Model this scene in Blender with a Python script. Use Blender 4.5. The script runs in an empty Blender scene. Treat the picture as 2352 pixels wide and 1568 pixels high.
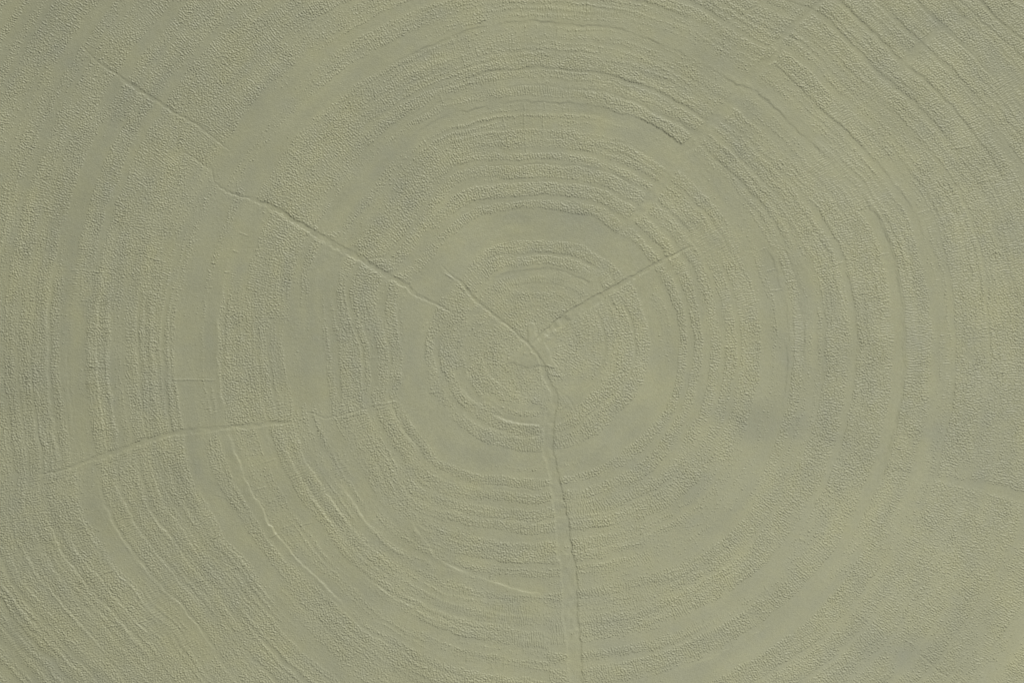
import bpy, math
import numpy as np

# ------------------------------------------------------------------ units
# traced positions are in "print units": 2352 across the photographed part of the sheet
PX = 0.00025                      # one unit = 0.25 mm  (photographed part 588 x 392 mm)
W, H = 2352.0, 1568.0
CX, CY = 1232.0, 795.0            # heart of the rings

scene = bpy.context.scene

# ------------------------------------------------------------------ camera
cam = bpy.data.cameras.new("camera")
cam_o = bpy.data.objects.new("camera", cam)
scene.collection.objects.link(cam_o)
D = 1.25
cam.sensor_width = 36.0
cam.lens = 36.0 * D / (W * PX)
cam.clip_start = 0.01
cam.clip_end = 50.0
SHEET_Z = 0.0022
cam_o.location = (0.0, 0.0, SHEET_Z + D)
cam_o.rotation_euler = (0, 0, 0)
scene.camera = cam_o

# ------------------------------------------------------------------ world and lamps
world = bpy.data.worlds.new("World")
scene.world = world
world.use_nodes = True
bg = world.node_tree.nodes["Background"]
bg.inputs[0].default_value = (0.96, 0.98, 1.0, 1)
bg.inputs[1].default_value = 0.18

def area(name, az, el, dist, size, power, col, aim=(0, 0, 0)):
    l = bpy.data.lights.new(name, 'AREA')
    l.shape = 'DISK'
    l.size = size
    l.energy = power
    l.color = col
    o = bpy.data.objects.new(name, l)
    a, e = math.radians(az), math.radians(el)
    p = (aim[0] + dist * math.cos(e) * math.cos(a),
         aim[1] + dist * math.cos(e) * math.sin(a),
         aim[2] + dist * math.sin(e))
    o.location = p
    o.rotation_euler = (0, math.pi / 2 - e, a)
    o['kind'] = 'structure'
    scene.collection.objects.link(o)
    return o

area("key_lamp", 69, 35, 9.0, 1.0, 800, (1.0, 0.985, 0.95))
area("added_fill", -62, 60, 1.1, 0.6, 3.6, (1.0, 0.98, 0.94), aim=(0.10, -0.09, 0))  # added unseen fill, brightens the lower right so the upper left looks darker

vs = scene.view_settings
vs.view_transform = 'Standard'
vs.look = 'None'
vs.exposure = 0.0
vs.gamma = 1.0
vs.use_curve_mapping = False

# ------------------------------------------------------------------ relief grid
STEP = 1.0
X0, X1, Y0, Y1 = -70.0, 2352 + 90, -70, 1568 + 70
nx = int((X1 - X0) / STEP) + 1
ny = int((Y1 - Y0) / STEP) + 1
xs = X0 + np.arange(nx) * STEP
ys = Y0 + np.arange(ny) * STEP
X, Y = np.meshgrid(xs.astype(np.float32), ys.astype(np.float32))
rng = np.random.default_rng(11)

fy = np.fft.fftfreq(ny, STEP)[:, None].astype(np.float32)
fx = np.fft.rfftfreq(nx, STEP)[None, :].astype(np.float32)
FR = np.sqrt(fx * fx + fy * fy)

def gfield(filt):
    w = rng.standard_normal((ny, nx)).astype(np.float32)
    f = np.fft.irfft2(np.fft.rfft2(w) * filt, s=(ny, nx))
    f -= f.mean()
    return (f / f.std()).astype(np.float32)

def band(wl, bw=0.45):
    """isotropic noise around one wavelength"""
    f0 = 1.0 / wl
    return gfield(np.exp(-((FR - f0) / (bw * f0)) ** 2))

def low(wl):
    return gfield(np.exp(-(FR * wl) ** 2 * 1.5))

def blur(a, s):
    return np.fft.irfft2(np.fft.rfft2(a) * np.exp(-2 * (math.pi * s * FR) ** 2), s=(ny, nx)).astype(np.float32)

# ------------------------------------------------------------------ polar frame
wx = low(60) * 1.6 + low(24) * 0.9
wy = low(60) * 1.6 + low(24) * 0.9
dx = X + wx - CX
dy = CY - (Y + wy)
RR = np.hypot(dx, dy)
TH = np.degrees(np.arctan2(dy, dx))          # -180..180

# every ray: angle, landmark radii (four rings found again on each ray), scale, offset and
# the bands read along it: (start, grain density)
LM0 = [0, 242, 315, 415, 744, 1066, 1700]
def ray(scale, off, pairs):
    return [(p * scale + off, d) for p, d in pairs]
N_ = sorted(ray(-.508, 795, [(15,.3),(80,.55),(115,.1),(150,.22),(205,.3),(258,.5),(305,.95),(315,.1),(350,.6),(388,.22),
    (432,.95),(462,0),(515,.15),(537,.6),(585,.25),(665,.8),(690,0),(720,.85),(748,0),(802,1),(825,0),(882,1),(912,0),
    (945,1),(1000,0),(1030,.08),(1088,0),(1140,1),(1160,0),(1200,.95),(1250,0),(1275,.7),(1315,.35),(1350,.7),(1565,.4)]))
T65 = ray(.5027, 0, [(0,.45),(365,0),(385,.95),(430,0),(445,1),(505,0),(560,.08),(600,0),(640,1),(690,0),(715,1),(775,0),
    (795,1),(855,0),(870,.85),(905,.05),(925,.8),(1000,.15),(1030,.05),(1120,0),(1140,.95),(1195,.1),(1225,.9),(1272,.1),
    (1290,.9),(1340,.5),(1450,.2),(1500,.05),(1560,.4),(1640,.2),(1655,.9),(1700,.1),(1725,.85),(1800,.8)])
T42 = ray(.5027, 0, [(0,.5),(330,.2),(400,.9),(455,.1),(465,.9),(510,0),(645,.9),(685,0),(720,.9),(775,.05),(800,.9),(855,.1),
    (870,.7),(960,.2),(980,.9),(1030,.08),(1150,.5),(1180,.1),(1190,.9),(1250,.1),(1270,.9),(1335,.6),(1420,.3),(1500,.1),
    (1545,.05),(1600,.35),(1690,1),(1770,.05),(1790,.4),(1900,.85),(1975,.1),(2000,.85),(2080,.2),(2105,.9),(2200,.3),
    (2225,.9),(2330,.2),(2350,.9),(2430,.3),(2450,.9),(2530,.2),(2550,.9),(2650,.3)])
E_ = ray(.478, -4, [(0,.2),(110,.72),(235,.5),(330,.2),(350,.6),(405,.95),(474,0),(485,1),(552,.04),(600,.2),(660,0),(695,1),
    (737,0),(762,.95),(807,.08),(845,.9),(893,.08),(915,.9),(966,.08),(990,.92),(1085,.1),(1140,.3),(1182,.08),(1245,.8),
    (1296,.25),(1375,.5),(1387,.1),(1398,.95),(1505,.5),(1520,0),(1550,.9),(1722,0),(1788,.92),(1905,.12),(1965,.35),
    (2012,.05),(2025,.85),(2170,.5),(2190,.85),(2480,.1),(2520,.8)])
T45 = ray(.4974, 0, [(0,.6),(205,.08),(330,.85),(400,.1),(412,.9),(485,0),(635,.85),(688,.05),(720,.8),(790,.3),(830,.9),
    (872,.1),(885,.75),(970,.3),(1020,.1),(1040,.5),(1075,.25),(1180,.05),(1240,.95),(1330,.35),(1352,.9),(1455,.0),
    (1540,.3),(1572,.9),(1655,0),(1780,.9),(1880,.2),(1905,.85),(1985,.25),(2005,.9),(2085,.3),(2135,.8),(2230,.1),(2270,.8)])
T80 = ray(.508, -23.5, [(46,.5),(250,.3),(290,.4),(352,.05),(405,.9),(447,.1),(460,.92),(526,.03),(590,.4),(602,.03),(645,.95),
    (674,0),(705,.9),(746,.1),(780,.9),(824,.1),(850,.9),(893,.08),(930,.9),(988,.5),(1035,.15),(1055,.7),(1090,.25),
    (1165,.9),(1203,.4),(1300,.8),(1344,.6),(1400,.03),(1440,.92),(1490,.1),(1515,.85),(1600,.1),(1700,.8)])
T100 = ray(.508, -23.5, [(46,.5),(150,.2),(180,.5),(285,.85),(310,.08),(340,.85),(366,0),(405,.85),(456,.1),(465,.95),(522,.03),
    (600,.25),(616,0),(650,1),(692,.08),(715,.9),(757,.15),(790,.85),(836,.1),(850,.9),(892,.08),(935,.95),(1026,.15),
    (1060,.6),(1092,.15),(1170,.6),(1205,.3),(1270,.6),(1302,.1),(1330,.88),(1402,.1),(1455,.5),(1492,.08),(1540,.85),(1640,.3),(1700,.8)])
T130 = ray(.522, 0, [(0,.5),(290,.1),(330,.8),(405,.08),(430,.85),(482,.02),(650,.85),(692,.15),(730,.8),(790,.3),(805,.8),
    (850,.5),(950,.08),(1000,.4),(1040,.15),(1075,.7),(1100,.15),(1130,.7),(1250,.08),(1330,.45),(1370,.06),(1430,.9),
    (1530,.5),(1600,.08),(1680,.9),(1760,.2),(1780,.85),(1850,.2),(1870,.85),(1960,.3),(1980,.8),(2070,.2),(2090,.8),
    (2200,.3),(2215,.8),(2320,.2),(2340,.8)])
T150 = ray(.522, 0, [(0,.5),(240,.85),(330,.15),(380,.75),(425,.1),(450,.3),(500,.03),(640,.7),(682,.08),(700,.85),(762,.2),
    (800,.88),(872,.55),(940,.06),(1010,.6),(1032,.12),(1060,.35),(1130,.85),(1230,.08),(1290,.6),(1312,.35),(1400,.0),
    (1450,.75),(1512,.08),(1600,.9),(1690,.6),(1720,.9),(1790,.5),(1810,.9),(1880,.5),(1900,.88),(1958,.1),(2060,.85),
    (2140,.85),(2210,.4),(2225,.85),(2290,.4),(2300,.85),(2370,.3),(2385,.85),(2460,.3),(2480,.8),(2560,.2),(2580,.8)])
W_ = sorted(ray(-.522, 1232, [(2360,.5),(2230,.62),(2070,.4),(2035,.65),(1990,.88),(1932,.12),(1908,.85),(1868,.04),(1800,.15),(1768,.75),
    (1715,.1),(1705,.92),(1660,.08),(1625,.85),(1596,.2),(1582,.92),(1490,.08),(1465,.55),(1435,.02),(1330,.12),(1290,.05),
    (1260,.5),(1192,.2),(1180,.78),(1060,.95),(985,.6),(974,.8),(957,.05),(900,.14),(770,.7),(722,.1),(705,.85),(665,.7),
    (612,.2),(600,.92),(550,.1),(530,.4),(502,.08),(480,.88),(376,.12),(262,.85),(222,.25),(202,.85),(142,.2),(130,.85),
    (82,.25),(70,.85),(20,.4)]))
T160 = ray(.522, 0, [(0,.5),(300,.2),(330,.6),(400,.3),(420,.75),(470,.03),(620,.2),(650,.85),(702,.15),(740,.92),(860,.08),
    (880,.75),(922,.0),(1040,.5),(1082,.25),(1120,.92),(1240,.8),(1312,.08),(1400,.12),(1450,.5),(1482,.1),(1560,.4),
    (1602,.2),(1640,.4),(1700,.9),(1800,.5),(1820,.88),(1950,.15),(1980,.85),(2062,.08),(2150,.85),(2240,.3),(2260,.85),
    (2340,.2),(2370,.7),(2450,.3)])
T140 = ray(.522, 0, [(0,.5),(330,.3),(380,.7),(440,.03),(600,.5),(650,.08),(690,.65),(742,.1),(760,.8),(900,.25),(960,.5),
    (1000,.02),(1090,.35),(1140,.8),(1350,.45),(1400,.05),(1480,.3),(1530,.05),(1640,.85),(1735,.6),(1780,.85),(1880,.5),
    (1900,.75),(1955,.12),(1990,.75),(2080,.3),(2100,.75),(2155,.1),(2200,.7),(2330,.2),(2350,.6),(2400,.1),(2450,.7),(2600,.2)])
T115 = ray(.522, 0, [(0,.5),(300,.7),(340,0),(380,.9),(427,.05),(435,.9),(488,.03),(625,1),(667,0),(700,.92),(762,.06),(800,.85),
    (843,.08),(870,.97),(1010,.25),(1050,.03),(1110,.5),(1142,.02),(1170,.88),(1216,.08),(1240,.7),(1275,.1),(1285,.9),
    (1325,.6),(1392,.02),(1475,.65),(1560,.08),(1600,.55),(1700,.15),(1730,.8)])

LMK = {'N': [242,315,415,744], '65': [254,322,430,752], '42': [256,324,427,774], 'E': [260,326,423,843],
       '-45': [241,316,433,838], '-80': [243,305,395,795], '-100': [243,306,400,772], '-130': [250,340,444,733],
       '-150': [261,334,417,733], 'W': [257,303,399,732], '160': [245,330,452,731], '140': [232,313,390,731], '115': [253,326,438,728]}
TAB = {'N': N_, '65': T65, '42': T42, 'E': E_, '-45': T45, '-80': T80, '-100': T100, '-130': T130, '-150': T150,
       'W': W_, '160': T160, '140': T140, '115': T115}
TAB['-142'] = T150; LMK['-142'] = LMK['-150'][:]
TAB['-158'] = T150; LMK['-158'] = LMK['-150'][:]
G5 = {'-142': 1025, '-158': 1080}
for k_ in LMK: LMK[k_].append(G5.get(k_, LMK[k_][3] * 1066 / 744))
def lms(name): return [0] + LMK[name] + [LMK[name][4] * 1700 / 1066]
# nodes round the circle; doubled where a split cuts the rings
NODES = [(-180,'W'),(-166,'W'),(-163.5,'-158'),(-157,'-158'),(-150,'-150'),(-142,'-142'),(-130,'-130'),(-103,'-100'),(-88,'-100'),(-87.2,'-80'),(-78,'-80'),
         (-45,'-45'),(-18,'E'),(18,'E'),(40,'42'),(51,'42'),(52.5,'65'),(66,'65'),(84,'N'),(97,'N'),(115,'115'),(138,'140'),
         (150.5,'140'),(152.5,'160'),(163,'160'),(180,'W')]

RG = np.arange(0, 1701, 1.0)
# table of R(common) for each node
def to_common(name, r):
    return np.interp(r, lms(name), LM0)

def profile(name):
    p = TAB[name]
    rs = np.array([a for a, _ in p]); ds = np.array([b for _, b in p])
    rr = np.interp(RG, LM0, lms('-150' if TAB[name] is T150 else name))
    k = np.clip(np.searchsorted(rs, rr, side='right') - 1, 0, len(rs) - 1)
    d = ds[k]
    last = rs[-1]
    ker = np.exp(-np.linspace(-2, 2, 7) ** 2); ker /= ker.sum()
    d = np.convolve(np.pad(d, 3, mode='edge'), ker, mode='valid')
    # past the read part: thin rings of changing width go on outwards
    ext = 0.55 + 0.4 * np.sin(rr / 9.0 + 2.2 * np.sin(rr / 37.0)) + 0.2 * np.sin(rr / 23.0)
    t = np.clip((rr - last - 10) / 20, 0, 1)
    return d * (1 - t) + np.clip(ext, 0.05, 0.95) * t

node_a = np.array([a for a, _ in NODES], dtype=float)
# common ring radius field: interpolate the landmark radii in angle (smoothly), then map
lm_fields = []
tt = TH
for k in range(5):
    v = np.array([LMK[n][k] for _, n in NODES], float)
    fine_a = np.linspace(-180, 180, 1441)
    fine_v = np.interp(fine_a, node_a, v)
    kk = np.exp(-np.linspace(-2, 2, 41) ** 2); kk /= kk.sum()
    fine_v = np.convolve(np.pad(fine_v, 20, mode='wrap'), kk, mode='valid')
    lm_fields.append(np.interp(tt, fine_a, fine_v).astype(np.float32))
a_, b_, c_, d_, e_ = lm_fields
RC = np.where(RR < a_, RR / a_ * 242,
     np.where(RR < b_, 242 + (RR - a_) / (b_ - a_) * 73,
     np.where(RR < c_, 315 + (RR - b_) / (c_ - b_) * 100,
     np.where(RR < d_, 415 + (RR - c_) / (d_ - c_) * 329,
     np.where(RR < e_, 744 + (RR - d_) / (e_ - d_) * 322, 1066 * RR / e_))))).astype(np.float32)

PROF = np.array([profile(n) for _, n in NODES], dtype=np.float32)       # node x radius
thw = TH + low(40) * 0.35
ai = np.interp(thw, node_a, np.arange(len(NODES)))
i0 = np.clip(ai.astype(int), 0, len(NODES) - 2)
ft = (ai - i0).astype(np.float32)
ft = ft * ft * (3 - 2 * ft)
ri = np.clip(RC, 0, 1699).astype(np.float32)
r0 = ri.astype(int); fr = ri - r0
def look(i):
    return PROF[i, r0] * (1 - fr) + PROF[i, r0 + 1] * fr
mask = look(i0) * (1 - ft) + look(i0 + 1) * ft
del wx, wy, ai, thw

# ------------------------------------------------------------------ drawing helpers
def seg_field(pts, pad):
    """for a polyline (x, y, w): distance, side (+ left of travel), half-width and run along it, inside its bounding box"""
    pts = [tuple(map(float, p)) for p in pts]
    xa = min(p[0] for p in pts) - pad; xb = max(p[0] for p in pts) + pad
    ya = min(p[1] for p in pts) - pad; yb = max(p[1] for p in pts) + pad
    i_a = max(0, int((xa - X0) / STEP)); i_b = min(nx, int((xb - X0) / STEP) + 1)
    j_a = max(0, int((ya - Y0) / STEP)); j_b = min(ny, int((yb - Y0) / STEP) + 1)
    sl = (slice(j_a, j_b), slice(i_a, i_b))
    gx, gy = X[sl], Y[sl]
    best = np.full(gx.shape, 1e9, np.float32); wid = np.zeros_like(best); side = np.ones_like(best); run = np.zeros_like(best)
    L = 0.0
    for (x1, y1, w1), (x2, y2, w2) in zip(pts[:-1], pts[1:]):
        ux, uy = x2 - x1, y2 - y1
        l2 = ux * ux + uy * uy + 1e-6
        t = np.clip(((gx - x1) * ux + (gy - y1) * uy) / l2, 0, 1)
        d = np.hypot(gx - x1 - t * ux, gy - y1 - t * uy)
        m = d < best
        best = np.where(m, d, best)
        wid = np.where(m, w1 + (w2 - w1) * t, wid)
        side = np.where(m, np.sign(ux * (gy - y1) - uy * (gx - x1)), side)
        run = np.where(m, L + t * math.sqrt(l2), run)
        L += math.sqrt(l2)
    return sl, best, side, wid, run, L

def crinkle(pts, amp, stp=7.0):
    """the torn wander of a split"""
    out = []
    for p, q in zip(pts[:-1], pts[1:]):
        n = max(1, int(math.hypot(q[0] - p[0], q[1] - p[1]) / stp))
        for k in range(n):
            t = k / n
            o = [p[i] + (q[i] - p[i]) * t for i in range(3)]
            if k: 
                o[0] += rng.normal(0, amp); o[1] += rng.normal(0, amp)
            out.append(tuple(o))
    out.append(tuple(pts[-1]))
    return out

def crop(i, j, pts):
    return [(784 * i + p[0] / 3.0, 522.67 * j + p[1] / 3.0) + tuple(p[2:]) for p in pts]

Z = np.zeros((ny, nx), np.float32)          # relief in print units
edge_n = band(7, 0.5)
edge_m = low(14)

def groove(pts, depth, cr=0.9, rim=0.25, soft=0.6, clear=1.0):
    pts = crinkle(pts, cr)
    sl, d, side, w, run, L = seg_field(pts, 60)
    hw = w * np.where(w > 18, .52, .42)
    inside = d - hw - (edge_m[sl] * .8 + edge_n[sl] * .35) * np.clip(w / 8, .2, 1)
    taper = np.clip(run / 14, 0, 1) * np.clip((L - run) / 14, 0, 1)
    taper = taper * np.clip(1.0 - 0.25 * edge_m[sl], .4, 1.2)
    s = 1 / (1 + np.exp(np.clip(inside / soft, -30, 30)))
    Z[sl] -= (.36 + .08 * (w > 18)) * depth * s * taper
    Z[sl] += .6 * rim * np.exp(-((inside - 3.2) / 2.6) ** 2) * taper
    m = 1 / (1 + np.exp(np.clip((inside - 1.0) / 1.2, -30, 30)))
    mask[sl] *= 1 - clear * m * np.clip(taper * 1.4, 0, 1)

# splits ----------------------------------------------------------------
groove([(183,100,1),(213,133,2),(233,150,3),(267,170,4),(283,183,7),(300,195,12),(327,213,9),(367,235,7),(400,260,6),
        (430,274,5),(457,290,5),(473,303,3),(500,325,3),(520,340,2),(537,353,1)], 1.5, cr=.8)
groove([(417,350,1),(445,362,2),(467,380,3),(486,389,5),(489,405,3),(492,424,3)], 2.0)
groove([(489,420,3),(520,440,5),(547,450,6),(573,456,7),(607,467,10),(633,480,12),(663,500,13),(700,522,14),(750,552,17),
        (784,570,17),(827,594,15),(864,619,13),(901,639,13),(934,656,13),(957,679,9),(984,691,6),(1017,706,3),(1043,722,1)], 2.1, cr=1.3)
groove([(1010,603,1),(1024,620,2),(1044,639,3),(1060,650,6),(1074,668,9),(1086,684,9),(1107,701,7),(1134,724,7),(1157,741,8),
        (1184,763,4),(1197,776,6),(1217,793,6),(1232,811,7),(1246,836,13),(1251,859,14),(1261,883,15),(1274,905,15),
        (1273,923,18),(1265,949,21),(1260,989,22),(1259,1043,23),(1267,1060,22),(1272,1089,20),(1277,1119,24),(1286,1162,27),
        (1292,1195,29),(1295,1232,31),(1297,1272,34),(1305,1292,33),(1309,1329,34),(1309,1362,31),(1311,1422,32),
        (1316,1452,30),(1319,1495,31),(1324,1555,28),(1330,1640,26)], 2.2, cr=1.0)
groove([(1044,655,1),(1062,670,2),(1082,690,1)], 1.0)
groove([(1300,905,1),(1312,925,2),(1320,945,1)], .9)
# tail leaving the core towards the lower right
groove(crop(1,1,[(1480,1110,2),(1555,1170,2),(1600,1230,1)]), .9)
# broad straight split to the upper right
groove([(1218,793,4),(1240,775,12),(1262,757,16),(1290,738,22),(1330,712,22),(1370,688,20),(1400,668,16),(1440,645,14),
        (1480,622,12),(1520,600,9),(1560,580,6),(1592,562,2)], 3.4, cr=.3, soft=.45)
# smooth trail through the outer rings
groove([(1418,545,6),(1440,515,14),(1478,478,22),(1520,425,23),(1571,350,24),(1605,313,24),(1640,280,25),(1665,250,26),
        (1692,223,25),(1715,190,24),(1755,147,20),(1778,138,14),(1788,118,13),(1788,97,15),(1815,67,15),(1845,40,13),
        (1868,20,11),(1891,3,9),(1930,-60,9)], 1.7, cr=.6, rim=.2, soft=2.5)
# split to the left
groove([(930,908,1),(890,922,2),(850,935,2),(815,944,2),(780,955,3),(745,961,3),(715,948,3),(690,948,3)], 1.5, cr=1.3, clear=.5)
groove([(668,967,5),(640,971,8),(617,973,10),(567,978,10),(527,982,8),(483,986,12),(443,990,14),(400,996,13),(360,1004,14),
        (327,1014,14),(300,1026,14),(267,1038,13),(233,1048,12),(190,1063,9),(150,1078,6),(110,1086,7),(85,1090,2)], 1.7, cr=1.2)
groove([(2055,1080,2),(2101,1089,5),(2151,1098,10),(2195,1106,15),(2235,1113,20),(2268,1119,22),(2318,1130,22),(2352,1142,22),(2450,1165,24)],
       .28, cr=1.0, rim=0, soft=2.6)
groove(crop(2,2,[(1600,1350,2),(1690,1420,3),(1750,1475,3),(1840,1540,2)]), 1.3)
groove([(1620,85,2),(1710,35,4),(1760,0,2)], 0.0)
groove(crop(2,0,[(1480,520,10),(1560,400,22),(1630,330,16),(1740,220,12),(1810,195,4)]), .7, rim=.1, soft=2.5)

# heart: a smooth sunken patch -------------------------------------------
core = crop(1,1,[(1290,790),(1230,830),(1180,880),(1140,930),(1100,945),(1180,932),(1230,945),(1290,968),(1350,948),(1420,955),
                 (1492,968),(1450,905),(1430,840),(1395,790),(1440,765),(1400,735),(1360,772),(1335,720),(1337,670),(1310,648),(1284,668),(1285,740)])
def poly_sd(poly, pad=30):
    xa = min(p[0] for p in poly) - pad; xb = max(p[0] for p in poly) + pad
    ya = min(p[1] for p in poly) - pad; yb = max(p[1] for p in poly) + pad
    sl = (slice(max(0,int((ya-Y0)/STEP)), min(ny,int((yb-Y0)/STEP))), slice(max(0,int((xa-X0)/STEP)), min(nx,int((xb-X0)/STEP))))
    gx, gy = X[sl], Y[sl]
    d = np.full(gx.shape, 1e9, np.float32); ins = np.zeros(gx.shape, bool)
    for (x1, y1), (x2, y2) in zip(poly, poly[1:] + poly[:1]):
        ux, uy = x2-x1, y2-y1
        t = np.clip(((gx-x1)*ux+(gy-y1)*uy)/(ux*ux+uy*uy+1e-6), 0, 1)
        d = np.minimum(d, np.hypot(gx-x1-t*ux, gy-y1-t*uy))
        c = ((y1 > gy) != (y2 > gy)) & (gx < (x2-x1)*(gy-y1)/(y2-y1+1e-9)+x1)
        ins ^= c
    return sl, np.where(ins, -d, d)
sl, sd = poly_sd(core)
s = 1 / (1 + np.exp(np.clip((sd - edge_m[sl] * .5) / .7, -30, 30)))
Z[sl] += 1.25 * s
mask[sl] *= 1 - s
for bx, by in crop(1,1,[(1310,865),(1260,865)]):
    Z += 1.3 * np.exp(-((X-bx)**2 + (Y-by)**2) / 5.0)

# ring lines: a small step up going outwards ------------------------------
def ring_line(ref, r, a0, a1, amp, relax=13.0):
    amp *= 1.35 if ref in ('-150', 'W', '-130', '-100') else .85
    R0 = float(to_common(ref, r))
    amp_th = np.clip((TH - a0) / 4.0, 0, 1) * np.clip((a1 - TH) / 4.0, 0, 1) if a0 < a1 else \
             np.maximum(np.clip((TH - a0) / 4.0, 0, 1), np.clip((a1 - TH) / 4.0, 0, 1))
    q = RC - R0 + edge_m * 0.8
    near = np.abs(q) < 80
    q = q[near]
    up = 1 / (1 + np.exp(-np.clip(q / 1.0, -30, 30)))
    h = up * np.exp(-np.maximum(q, 0) / relax) - (1 - up) * 0.5 * np.exp(-np.maximum(-q, 0) / (relax * .4))
    Z[near] += (amp * h * amp_th[near] * np.clip(0.85 + 0.35 * brk[near], 0.1, 1.4)).astype(np.float32)
brk = low(45)

for (ref, r, a0, a1, amp) in [
    ('N',744,60,119,1.25),('N',664,60,112,.6),('N',639,52,114,.8),('N',598,52,118,.85),('N',562,52,120,1.15),('N',490,72,108,.5),
    ('N',528,82,112,.45),('N',418,55,112,.75),('N',380,55,100,.4),('N',177,48,124,1.0),('N',213,55,110,.5),
    ('42',774,30,60,1.25),('42',600,20,51,.7),('42',622,20,51,.6),('42',480,25,51,.6),('42',850,14,51,.9),
    ('42',1005,10,60,.7),('42',1058,10,60,.8),('42',1120,10,60,.7),('42',1176,10,60,.7),('42',1230,10,60,.7),('42',1280,10,60,.7),
    ('42',950,15,55,.5),
    ('E',225,-42,33,.7),('E',193,-40,33,.4),('E',422,-28,36,.8),('E',459,-25,30,.55),('E',512,-30,25,.4),('E',579,-15,25,.9),
    ('E',617,-14,24,.9),('E',658,-10,20,.55),('E',691,-25,20,.7),('E',737,-12,14,.6),('E',845,-24,30,1.1),('E',885,-20,22,.6),
    ('E',990,-16,24,.7),('E',1028,-14,24,.7),('E',1057,-14,22,.5),('E',1010,-18,18,.3),
    ('E',160,-70,33,.5),('E',128,-75,30,.45),('E',100,-60,30,.4),('N',145,48,128,.6),('N',118,50,125,.45),('N',92,60,120,.4),
    ('W',140,150,180,.35),('-130',120,-165,-100,.35),('-100',108,-130,-90,.35),('-100',85,-130,-90,.3),
    ('-45',837,-70,-47,1.0),('-45',695,-72,-38,.6),('-45',455,-75,-40,.5),('-45',540,-70,-50,.4),
    ('-80',180,-86,-60,.5),('-80',205,-86,-50,.5),('-80',396,-86,-62,.9),('-80',479,-86,-52,.8),('-80',589,-86,-66,.6),('-80',660,-86,-50,.7),
    ('-100',180,-152,-88,1.3),('-100',209,-120,-88,.6),('-100',133,-130,-88,.5),('-100',402,-118,-88,.8),('-100',331,-112,-88,.5),
    ('-100',589,-106,-88,.6),('-100',672,-130,-88,.8),('-100',488,-100,-88,.5),
    ('-130',162,-165,-118,.6),('-130',566,-146,-118,1.2),('-130',600,-150,-120,.5),('-130',500,-140,-118,.4),
    ('-150',360,-163,-135,.6),('-150',455,-163,-140,.4),('-150',590,-163,-130,.9),('-150',621,-163,-135,.7),('-150',733,-166,-126,1.5),
    ('-150',846,-163,-135,.9),('-150',877,-163,-138,.7),('-150',912,-163,-132,.9),('-150',945,-163,-135,.8),('-150',990,-163,-140,.7),
    ('-150',1030,-163,-136,.9),('-150',1085,-163,-138,1.1),('-150',1128,-163,-140,.9),('-150',1160,-163,-140,.9),('-150',1195,-163,-140,.9),
    ('-150',1232,-163,-142,.9),('-150',1270,-160,-142,.8),('-150',1310,-160,-142,.8),('-150',1355,-160,-142,.7),
    ]:
    ring_line(ref, r, a0, a1, amp)
for (r, a0, a1, amp) in [(732,166,-165,1.2),(679,168,-170,.35),(883,170,-165,.8),(1010,168,-165,1.0),(985,170,-165,.8),(945,170,-167,.5),
                  (1125,172,-165,.9),(1146,175,-165,.8),(1160,172,-165,.6),(1190,172,-167,.5),(900,172,-167,.4),
                  (600,174,-166,.4),(365,170,-166,.5),(190,168,-165,.5),(168,160,-165,.5),(1080,172,-166,.4)]:
    ring_line('W', r, a0, a1, amp)

# creases that leave the rings
def crease(pts, amp, cr=.7):
    pts = crinkle([p + (0,) if len(p) == 2 else p for p in pts], cr)
    sl, d, side, w, run, L = seg_field(pts, 50)
    taper = np.clip(run / 30, 0, 1) * np.clip((L - run) / 30, 0, 1)
    q = d * side
    up = 1 / (1 + np.exp(-np.clip(q / 1.0, -30, 30)))
    h = up * np.exp(-np.maximum(q, 0) / 18) - (1 - up) * .5 * np.exp(-np.maximum(-q, 0) / 10)
    Z[sl] += amp * h * taper * np.clip(.9 + .3 * brk[sl], .2, 1.3)
C12L = crop(1,2,[(1400,960),(1250,935),(1180,915),(1100,885),(960,840),(820,790),(720,745),(640,690),(590,600),(520,520),(480,430)])
crease(C12L[::-1], 1.1)
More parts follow.
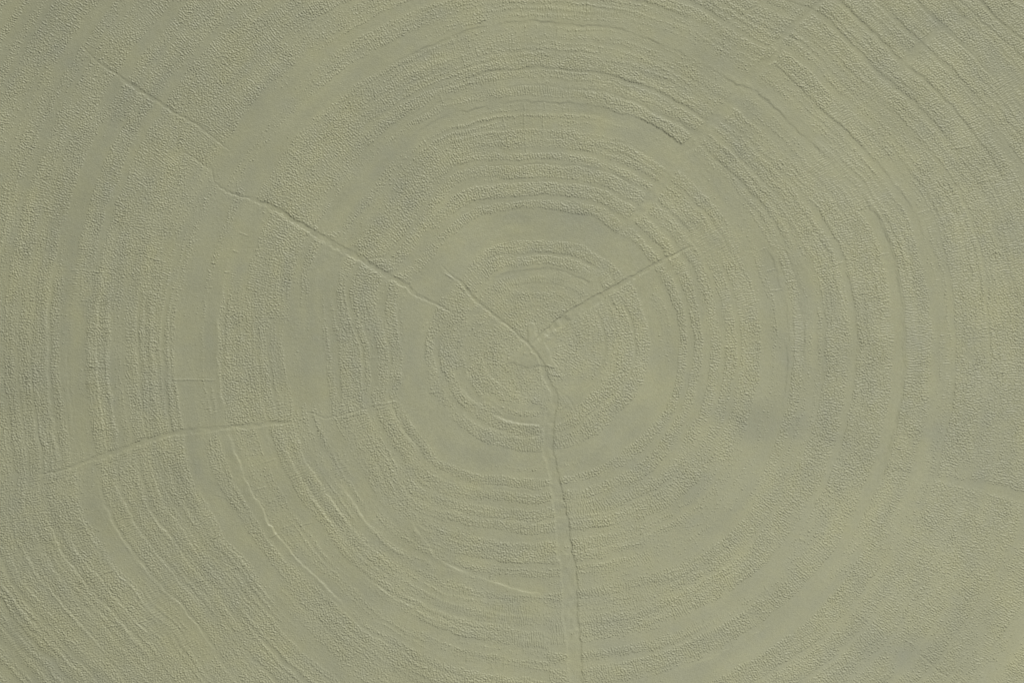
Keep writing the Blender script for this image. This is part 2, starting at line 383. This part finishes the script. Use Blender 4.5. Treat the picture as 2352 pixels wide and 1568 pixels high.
# ticks: short raised rays -----------------------------------------------
def tick(p, q, amp=.62, w=1.5):
    pts = crinkle([(p[0], p[1], 0), (q[0], q[1], 0)], .6, 6)
    sl, d, side, _, run, L = seg_field(pts, 10)
    taper = np.clip(run / 5, 0, 1) * np.clip((L - run) / 5, 0, 1)
    Z[sl] += amp * np.exp(-(d / w) ** 2) * taper * np.clip(1 + .3 * edge_n[sl], .3, 1.5)
TK = {(1,0): [(1265,165,1268,210),(1490,190,1487,262),(1695,10,1690,150),(1700,180,1675,290),(925,320,945,392),(1030,300,1045,372),
              (1092,742,1100,775),(1110,800,1130,895),(1258,710,1264,905),(1264,905,1275,1060),(1390,795,1392,965),(1400,700,1402,765),
              (1530,730,1532,782),(1568,730,1570,772),(1100,930,1110,1000),(1138,930,1140,992),(750,250,775,315),(830,370,850,435),
              (190,580,215,640),(675,640,705,712),(550,940,590,1005),(895,230,905,262),(1130,190,1132,220),(1620,200,1622,250),
              (1345,165,1346,205),(1480,280,1482,380),(1130,400,1134,450),(1315,260,1318,305),(435,1065,440,1105),(800,845,812,880),
              (1530,880,1528,960),(225,600,232,690),(1790,310,1788,370)],
      (0,1): [(480,295,545,300),(590,300,740,312),(750,312,800,318),(1000,200,1140,238),(960,445,1100,468),(1590,155,1655,180),
              (1540,305,1592,316),(590,685,745,690),(600,955,745,962),(1050,840,1125,845),(1090,1275,1155,1275),(960,990,1100,992),
              (1640,30,1715,60),(1450,240,1500,250),(790,95,850,100),(680,1385,790,1380),(1870,65,1940,80),(1180,1045,1490,1050)],
      (0,2): [(1750,240,1840,215),(1840,330,1900,305),(1930,505,2040,465),(1850,570,1935,530),(1820,50,1905,20),(1540,800,1700,745),
              (1240,580,1330,550),(620,850,790,785),(1310,885,1450,842),(2060,480,2160,460),(2150,750,2220,715),(1740,1260,1800,1235),
              (1460,570,1530,545),(230,495,270,485),(540,880,620,855)],
      (2,0): [(2060,1255,2260,1185),(1200,1450,1330,1395),(1610,1475,1760,1430),(1850,1030,2010,1000),(1080,650,1140,600),
              (585,460,650,425),(730,255,805,220),(280,830,345,790),(120,1395,210,1345)],
      (2,1): [(520,160,575,140),(570,302,645,285),(1320,200,1425,175),(2190,130,2262,115),(2100,180,2205,168),(1210,460,1292,440),
              (990,270,1110,238),(1000,75,1060,60),(600,440,690,425),(1210,940,1300,930),(280,820,350,825),(545,660,580,655),(2195,1000,2260,998)],
      (2,2): [(560,890,597,948),(268,770,292,812),(1520,1260,1605,1312),(800,560,850,605),(1380,880,1405,915),(1230,1100,1290,1150),
              (1960,405,1995,412),(1760,1125,1800,1145),(640,1500,660,1540),(425,970,440,1000)],
      (1,2): [(1030,800,1025,862),(870,1362,862,1425),(990,1300,985,1345),(1440,1430,1446,1482),(1350,1430,1352,1472),(1158,850,1160,900),
              (1030,1430,1045,1470),(1500,890,1515,930),(820,1230,815,1262)],
      (1,1): [(1880,500,1905,570),(600,1140,680,1125),(210,1225,380,1195),(0,1310,150,1275),(560,690,600,650),(1570,1225,1600,1250),
              (700,310,780,360),(1410,945,1480,968),(1430,1000,1540,1030)]}
for (i, j), L_ in TK.items():
    for (x1, y1, x2, y2) in L_:
        (p, q) = crop(i, j, [(x1, y1), (x2, y2)])
        tick(p, q, 1.1 if (i, j) == (1, 1) else .8)
for k in range(260):                         # the many very short ones
    a = rng.uniform(-math.pi, math.pi); r = math.sqrt(rng.uniform(.05, 1)) * 1450
    x = CX + r * math.cos(a); y = CY - r * math.sin(a)
    if not (-50 < x < 2420 and -50 < y < 1620): continue
    l = rng.uniform(8, 24)
    tick((x, y), (x + l * math.cos(a), y - l * math.sin(a)), rng.uniform(.25, .5), 1.4)

# ------------------------------------------------------------------ hatch: grain stretched along the rays
hatch = np.full((ny, nx), 0.16, np.float32)
for (hx, hy, rx, ry, dens) in [(1330,28,190,17,.6),(1905,385,75,48,.6),(2010,440,70,50,.65),(2318,200,45,50,.6),(367,1395,45,75,.6),
        (1167,1412,120,30,.65),(1020,1390,60,40,.45),(483,923,22,30,.6),(172,690,22,150,.3),(790,1070,28,40,.6),(1835,770,22,90,.6),
        (2175,850,20,90,.5),(1350,1165,60,25,.6),(1640,560,70,50,.5),(1700,700,60,60,.3),(300,1200,20,60,.5),(2270,1480,30,30,.3),
        (1235,640,200,18,.3),(1250,1460,80,40,.3),(1600,1420,90,40,.4),(1250,200,150,30,.3),(2080,790,50,120,.35),
        (1560,820,14,30,.45),(1930,270,40,40,.5),(700,1075,50,20,.5),(420,1470,40,40,.6),(40,1470,30,60,.5)]:
    g = np.exp(-(((X - hx) / rx) ** 2 + ((Y - hy) / ry) ** 2) ** 1.5)
    hatch = np.maximum(hatch, g * .95)
    if dens >= .5:
        mask = np.maximum(mask, np.clip(g * 1.2, 0, 1) * dens)
hatch += .22 * np.clip(low(70), 0, 2) 
hatch = np.clip(hatch, 0, .95)

# fine growth lines that follow the rings, a few degrees to tens of degrees long
def ring_tile(wl, bw, deg):
    w = rng.standard_normal((1800, 1440)).astype(np.float32)
    a = np.abs(np.fft.fftfreq(1800))[:, None]; b = np.fft.rfftfreq(1440, .25)[None, :]
    t = np.fft.irfft2(np.fft.rfft2(w) * np.exp(-((a - 1 / wl) / (bw / wl)) ** 2) * np.exp(-(b * deg) ** 2), s=(1800, 1440))
    return (t / t.std()).astype(np.float32)
def on_rings(t):
    v = np.clip(RC, 0, 1797); u = (TH + 180.0) / .25
    i = v.astype(int); j = u.astype(int); fv = (v - i).astype(np.float32); fu = (u - j).astype(np.float32)
    j0 = j % 1440; j1 = (j + 1) % 1440
    return ((t[i, j0] * (1 - fu) + t[i, j1] * fu) * (1 - fv) + (t[i + 1, j0] * (1 - fu) + t[i + 1, j1] * fu) * fv).astype(np.float32)
far = np.clip((RR - 150) / 350, .25, 1)
tile = ring_tile(9.5, .45, 11) * .6 + ring_tile(17, .45, 28) * .8
fib = on_rings(tile)
# each line is a sharp little step on its inner side that eases off outwards
pk = np.clip(tile - 1.0, 0, 2)
tl = np.zeros_like(pk)
for k in range(22):
    tl += np.roll(pk, k, axis=0) * math.exp(-k / 7.0)
del pk
sector = .55 + .45 * np.clip(np.cos(np.radians(TH + 142)) * 2 - .6, 0, 1) * np.clip(RR / 700, 0, 1) + .3 * np.clip(np.cos(np.radians(TH - 25)) * 2 - 1, 0, 1)
keep = np.clip(mask * 3, 0, 1)
ridge = on_rings(np.minimum(tl, 3.2))
Z += .085 * ridge * sector * (.3 + .7 * keep) * far
Z += .012 * fib
mask = mask + .13 * fib * keep * far + .02 * np.clip(fib, 0, 2)
del far
# local variation of the grain density, and clumps
mask = mask + mask * (.17 * low(34)) + .055 * low(90) * (mask > .05)
mask = np.clip(mask, 0, 1.05)
for (px_, py_, rr_) in [(2068,1512,38),(2055,400,45),(2215,1078,26)]:     # bare patches
    mask *= 1 - .85 * np.exp(-((X-px_)**2 + (Y-py_)**2) / rr_**2)

iso = .85 * band(5.5, .40) + .38 * band(9.0, .45)
iso /= iso.std()
# stretched noise for twelve directions, blended by the local ray direction
raydir = np.degrees(np.arctan2(CY - Y, X - CX)) % 180.0
NA = 12
st = np.zeros((ny, nx), np.float32); wsum = np.zeros((ny, nx), np.float32)
for k in range(NA):
    phi = math.radians(k * 180 / NA)
    ux, uy = math.cos(phi), -math.sin(phi)
    fa = fx * ux + fy * uy; fc = -fx * uy + fy * ux
    f = gfield(np.exp(-((np.abs(fc) - 1 / 5.3) / (.45 / 5.3)) ** 2) * np.exp(-(fa * 14) ** 2))
    dd = np.abs((raydir - k * 180 / NA + 90) % 180 - 90)
    w_ = np.clip(1 - dd / (180 / NA), 0, 1).astype(np.float32)
    st += f * w_; wsum += w_ * w_
st /= np.sqrt(np.maximum(wsum, .3))
n = iso * np.sqrt(1 - hatch) + st * np.sqrt(hatch)
del st, wsum, iso
thr = np.interp(mask, [0, .04, .1, .2, .35, .5, .7, .9, 1.05], [4.2, 2.9, 1.9, 1.2, .62, .22, -.2, -.6, -.8]).astype(np.float32)
g = np.clip((n - thr) / 1.25, 0, 1.35)
g = g * (1.0 + .12 * low(30))
grain = blur(g, .45)
AMP = 1.22
Z += AMP * grain * (1 - .28 * hatch)
# faint orange peel everywhere and slow swell of the sheet
Z += .085 * band(5.0, .5) + .06 * band(3.4, .4) + .05 * band(16, .5)
Z += .30 * blur(mask, 5)
Z += .7 * low(420) + .22 * low(110)

# ------------------------------------------------------------------ pigment: cloudy wear of the colour, plus shading of the upper corners painted in
tone = .25 * low(170) + .16 * low(70) + .13 * low(30) + .2 * on_rings(ring_tile(55, .6, 16)) + .12 * low(420)
for (px_, py_, rx_, ry_, v) in [(290,240,60,70,.9),(150,480,50,130,.4),(340,320,60,50,.6),(60,880,60,120,1.0),(150,700,50,140,.7),
        (1700,945,70,26,1.3),(1800,975,110,30,1.3),(1750,1000,40,18,.6),(1930,1010,60,22,.6),(1110,1065,45,28,.9),(420,1090,80,40,.5),(2090,1505,100,45,1.5),(2200,1540,70,30,.8),(1290,1340,30,70,.6),
        (2230,1390,90,60,.6),(1250,500,170,30,.4),(1540,820,40,80,.6),(940,870,50,100,.3),(680,820,60,120,.5),(1740,600,60,80,.5),
        (930,460,90,80,.3),(120,120,260,170,.75),(2300,40,200,90,.5),(330,420,170,260,.45),(930,1240,60,60,.4),(1690,350,60,50,.4),(2130,640,40,60,.3),  # the broad upper-left and top-right patches paint light fall-off into the colour
        (2220,1100,50,40,.6),(1900,1130,50,40,.4),(440,560,140,160,.4),(120,40,60,60,.3),
        (1450,90,120,50,-.6),(2000,370,80,60,-.7),(1500,900,60,70,-.5),(340,1420,100,90,-.5),(760,1250,70,80,-.5),(1180,1060,60,30,-.5),
        (1010,480,90,70,-.5),(2300,1290,60,120,-.5),(940,700,70,60,-.5),(1400,1180,120,80,-.5),(620,1040,80,70,-.4),(900,1450,120,80,-.3),
        (1950,1250,90,60,-.4),(2140,1250,60,50,-.3)]:
    tone += v * 1.1 * np.exp(-((X - px_) / rx_) ** 2 - ((Y - py_) / ry_) ** 2)
hue = .6 * low(85) + .45 * low(26) + .35 * low(200)

# ------------------------------------------------------------------ build the sheet as one mesh
def wx_(x): return (x - W / 2) * PX
def wy_(y): return (H / 2 - y) * PX
Xe = X
top = np.empty((ny, nx, 3), np.float32)
top[..., 0] = wx_(Xe); top[..., 1] = wy_(Y); top[..., 2] = SHEET_Z + Z * PX
idx = np.arange(nx * ny, dtype=np.int32).reshape(ny, nx)
quads = np.stack([idx[1:, :-1], idx[1:, 1:], idx[:-1, 1:], idx[:-1, :-1]], -1).reshape(-1, 4)
# cut edge all round, down to the table
loop = np.concatenate([idx[0, :-1], idx[:-1, -1], idx[-1, :0:-1], idx[:0:-1, 0]])
bot = top.reshape(-1, 3)[loop].copy(); bot[:, 2] = 0.00005
bi = np.arange(len(loop), dtype=np.int32) + nx * ny
nxt = np.roll(loop, -1); bn = np.roll(bi, -1)
skirt = np.stack([loop, nxt, bn, bi], -1)
verts = np.concatenate([top.reshape(-1, 3), bot])
faces = np.concatenate([quads, skirt]).astype(np.int32)
me = bpy.data.meshes.new("wallpaper_sheet")
me.vertices.add(len(verts)); me.vertices.foreach_set("co", verts.astype(np.float32).ravel())
me.loops.add(faces.size); me.loops.foreach_set("vertex_index", faces.ravel())
me.polygons.add(len(faces))
me.polygons.foreach_set("loop_start", np.arange(0, faces.size, 4, dtype=np.int32))
sm = np.ones(len(faces), bool); sm[len(quads):] = False
me.update(calc_edges=True)
me.polygons.foreach_set("use_smooth", sm)
for nm, arr in (("tone", tone), ("hue", hue)):
    at = me.attributes.new(nm, 'FLOAT', 'POINT')
    at.data.foreach_set("value", np.concatenate([arr.ravel(), arr.ravel()[loop]]).astype(np.float32))
me.update()
sheet = bpy.data.objects.new("wallpaper_sheet", me)
sheet['label'] = "sage green embossed wallpaper with raised tree rings around a split heart"
sheet['category'] = "wallpaper"
scene.collection.objects.link(sheet)

# material ---------------------------------------------------------------
m = bpy.data.materials.new("sage_vinyl"); m.use_nodes = True
nt = m.node_tree; nd = nt.nodes; lk = nt.links
bs = nd["Principled BSDF"]
def node(t, **kw):
    x = nd.new(t)
    for k, v in kw.items(): setattr(x, k, v)
    return x
at = node('ShaderNodeAttribute', attribute_name="tone")
ah = node('ShaderNodeAttribute', attribute_name="hue")
tc = node('ShaderNodeTexCoord')
fine = node('ShaderNodeTexNoise'); fine.inputs['Scale'].default_value = 900; fine.inputs['Detail'].default_value = 3
lk.new(tc.outputs['Object'], fine.inputs['Vector'])
def ramp(src, c0, c1, lo, hi):
    mr = node('ShaderNodeMapRange'); mr.inputs['From Min'].default_value = lo; mr.inputs['From Max'].default_value = hi
    lk.new(src, mr.inputs['Value'])
    mx = node('ShaderNodeMix', data_type='RGBA')
    mx.inputs[6].default_value = c0; mx.inputs[7].default_value = c1
    lk.new(mr.outputs[0], mx.inputs[0])
    return mx
base = ramp(at.outputs['Fac'], (.358,.358,.224,1), (.294,.299,.204,1), -1.1, 1.7)
hu = ramp(ah.outputs['Fac'], (1.005,1.0,.965,1), (.995,1.0,1.03,1), -1.8, 1.8)
mul = node('ShaderNodeMix', data_type='RGBA', blend_type='MULTIPLY'); mul.inputs[0].default_value = 1
lk.new(base.outputs[2], mul.inputs[6]); lk.new(hu.outputs[2], mul.inputs[7])
sp = ramp(fine.outputs['Fac'], (.93,.93,.92,1), (1.07,1.07,1.08,1), .3, .7)
mul2 = node('ShaderNodeMix', data_type='RGBA', blend_type='MULTIPLY'); mul2.inputs[0].default_value = 1
lk.new(mul.outputs[2], mul2.inputs[6]); lk.new(sp.outputs[2], mul2.inputs[7])
lk.new(mul2.outputs[2], bs.inputs['Base Color'])
bs.inputs['Roughness'].default_value = .5
bs.inputs['Specular IOR Level'].default_value = .4
bp = node('ShaderNodeBump'); bp.inputs['Strength'].default_value = .10; bp.inputs['Distance'].default_value = .0003
lk.new(fine.outputs['Fac'], bp.inputs['Height']); lk.new(bp.outputs['Normal'], bs.inputs['Normal'])
me.materials.append(m)

# ------------------------------------------------------------------ the pale table it lies on
tm = bpy.data.materials.new("white_table"); tm.use_nodes = True
tb = tm.node_tree.nodes["Principled BSDF"]
tb.inputs['Roughness'].default_value = .6
tn = tm.node_tree.nodes.new('ShaderNodeTexNoise'); tn.inputs['Scale'].default_value = 60
tr = tm.node_tree.nodes.new('ShaderNodeMix'); tr.data_type = 'RGBA'
tr.inputs[6].default_value = (.78,.77,.73,1); tr.inputs[7].default_value = (.84,.83,.80,1)
tm.node_tree.links.new(tn.outputs['Fac'], tr.inputs[0]); tm.node_tree.links.new(tr.outputs[2], tb.inputs['Base Color'])
tme = bpy.data.meshes.new("table_surface")
a, b, t = .6, .45, .02
tv = [(x, y, z) for z in (-t, 0) for (x, y) in ((-a, -b), (a, -b), (a, b), (-a, b))]
tme.from_pydata(tv, [], [(4,5,6,7),(3,2,1,0),(0,1,5,4),(1,2,6,5),(2,3,7,6),(3,0,4,7)])
tme.materials.append(tm)
table = bpy.data.objects.new("table_surface", tme)
table['kind'] = 'structure'
scene.collection.objects.link(table)
